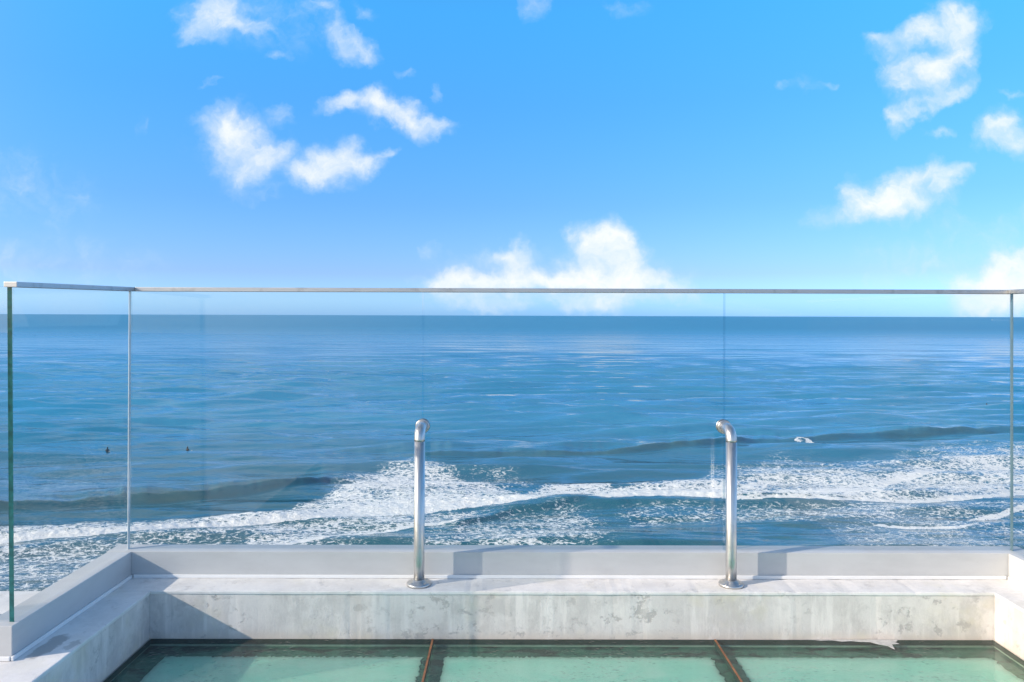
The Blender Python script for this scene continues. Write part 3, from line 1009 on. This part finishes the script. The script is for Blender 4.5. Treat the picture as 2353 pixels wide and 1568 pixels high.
def surfboard_bm():
    bm = bmesh.new()
    rings = []
    for i in range(13):
        s = i / 12 * 2 - 1
        wd = 0.27 * max(0.02, (1 - abs(s) ** 2.4))
        zc = 0.10 * max(0, s) ** 2.5
        rings.append([bm.verts.new((wd * math.cos(a), 1.1 * s, zc + 0.035 * math.sin(a))) for a in np.linspace(0, 2 * math.pi, 12, endpoint=False)])
    for a, b in zip(rings, rings[1:]):
        for k in range(12):
            bm.faces.new((a[k], a[(k + 1) % 12], b[(k + 1) % 12], b[k]))
    bm.faces.new(rings[0])
    bm.faces.new(rings[-1])
    bmesh.ops.recalc_face_normals(bm, faces=bm.faces[:])
    return bm


# a person sitting astride a board, facing out to sea (+Y), origin at the seat
pts = [(0, 0, .08), (0, .02, .30), (0, .04, .50), (0, .04, .60), (0, .05, .72), (0, .06, .84),
       (-.17, .03, .52), (-.24, .10, .30), (-.14, .30, .12), (.17, .03, .52), (.24, .10, .30), (.14, .30, .12),
       (-.20, .30, .06), (-.30, .42, -.32), (.20, .30, .06), (.30, .42, -.32)]
edges = [(0, 1), (1, 2), (2, 3), (3, 4), (4, 5), (2, 6), (6, 7), (7, 8), (2, 9), (9, 10), (10, 11), (0, 12), (12, 13), (0, 14), (14, 15)]
rads = [.15, .14, .15, .06, .095, .07, .06, .045, .035, .06, .045, .035, .085, .05, .085, .05]
person0 = None
board0 = None
for (qx, qy, rz, lab) in ((250, 1046, 0.2, 'person in dark wetsuit sitting upright in the water behind the left side pane'),
                          (433, 1046, -0.25, 'person in dark wetsuit sitting upright in the water between glass corner and first steel post'),
                          (2270, 944, 0.1, 'person in dark wetsuit sitting far out on calm water below the small boat')):
    p = on_sea(qx, qy)
    if person0 is None:
        body = person0 = skin_body(pts, edges, rads, 'person', M['wetsuit'])
        hair = lathe([(0.02, 0.10), (0.075, 0.07), (0.10, 0.02), (0.102, -0.04), (0.085, -0.08)], 16, 'Z', (0, 0.045, 0.80))
        obj('hair', hair, M['dark_steel'], body, smooth=True)
        board = board0 = obj('surfboard', surfboard_bm(), M['board'], smooth=True)
    else:
        body = person0.copy()
        C.objects.link(body)
        for ch in list(person0.children):
            c = ch.copy()
            C.objects.link(c)
            c.parent = body
        board = board0.copy()
        C.objects.link(board)
    body.location = p + Vector((0, 0, -0.10))
    body.rotation_euler = (0, 0, rz)
    body['label'], body['category'], body['group'] = lab, 'person', 'people waiting in the water'
    board.location = p + Vector((0, 0, -0.14))
    board.rotation_euler = (R(6), 0, rz)
    board['label'] = 'pale half-sunk surfboard under the ' + lab.replace('person in dark wetsuit sitting ', 'sitter ').replace(' in the water', '')
    board['category'], board['group'] = 'surfboard', 'surfboards under the sitters'

# motor boat near the horizon with its wake
bp = Vector((0, 0, 0))
yb = EYE * F / 7.5
bp = Vector(((2282 - PX) / F * yb, yb, 0.0))
boat = thing('motor_boat', 'tiny white motor boat near the horizon trailing a long pale wake', 'boat', bp, 0)
bm = bmesh.new()
secs = [(-7.5, .3, 1.7, 0.5), (-5, 1.0, 1.5, 0.1), (-1, 1.55, 1.3, -0.3), (3, 1.6, 1.2, -0.3), (6.5, 1.5, 1.15, -0.2)]
rings = []
for x, hb, zt, zb in secs:
    rings.append([bm.verts.new(q) for q in ((x, -hb, zt), (x, -hb * .75, zb + .35), (x, 0, zb), (x, hb * .75, zb + .35), (x, hb, zt))])
for a, b in zip(rings, rings[1:]):
    for k in range(4):
        bm.faces.new((a[k], a[k + 1], b[k + 1], b[k]))
    bm.faces.new((a[4], a[0], b[0], b[4]))
bm.faces.new(rings[0])
bm.faces.new(rings[-1])
bmesh.ops.recalc_face_normals(bm, faces=bm.faces[:])
obj('hull', bm, M['boat'], boat)
bm = bmesh.new()
add_box(bm, -3.0, 2.2, -1.15, 1.15, 1.25, 3.3, 0.2)
for v in bm.verts:
    if v.co.z > 2.6:
        v.co.x += 0.6
cab = obj('cabin', bm, M['boat'], boat)
for s in (-1, 1):
    obj('window', box(-1.7, 2.0, s * 1.17 - .02, s * 1.17 + .02, 2.1, 2.8), M['boat_glass'], cab)
obj('roof', box(-2.4, 3.4, -1.35, 1.35, 3.35, 3.5, 0.05), M['boat'], boat)
n = 60
xx = np.linspace(4, 260, n)
half = 1.6 + xx * 0.020
jit = rng.normal(0, 0.25, (2, n))
WX = np.stack([xx] * 5) + bp.x
WY = bp.y + np.stack([-half + jit[0], -half * .5, xx * 0, half * .5, half + jit[1]])
WZ = np.stack([xx * 0 + .05, .5 * np.exp(-xx / 220) + 0 * xx, .7 * np.exp(-xx / 220), .5 * np.exp(-xx / 220), xx * 0 + .05])
grid_mesh('wake', WX, WY, WZ, M['froth'], kind='stuff')
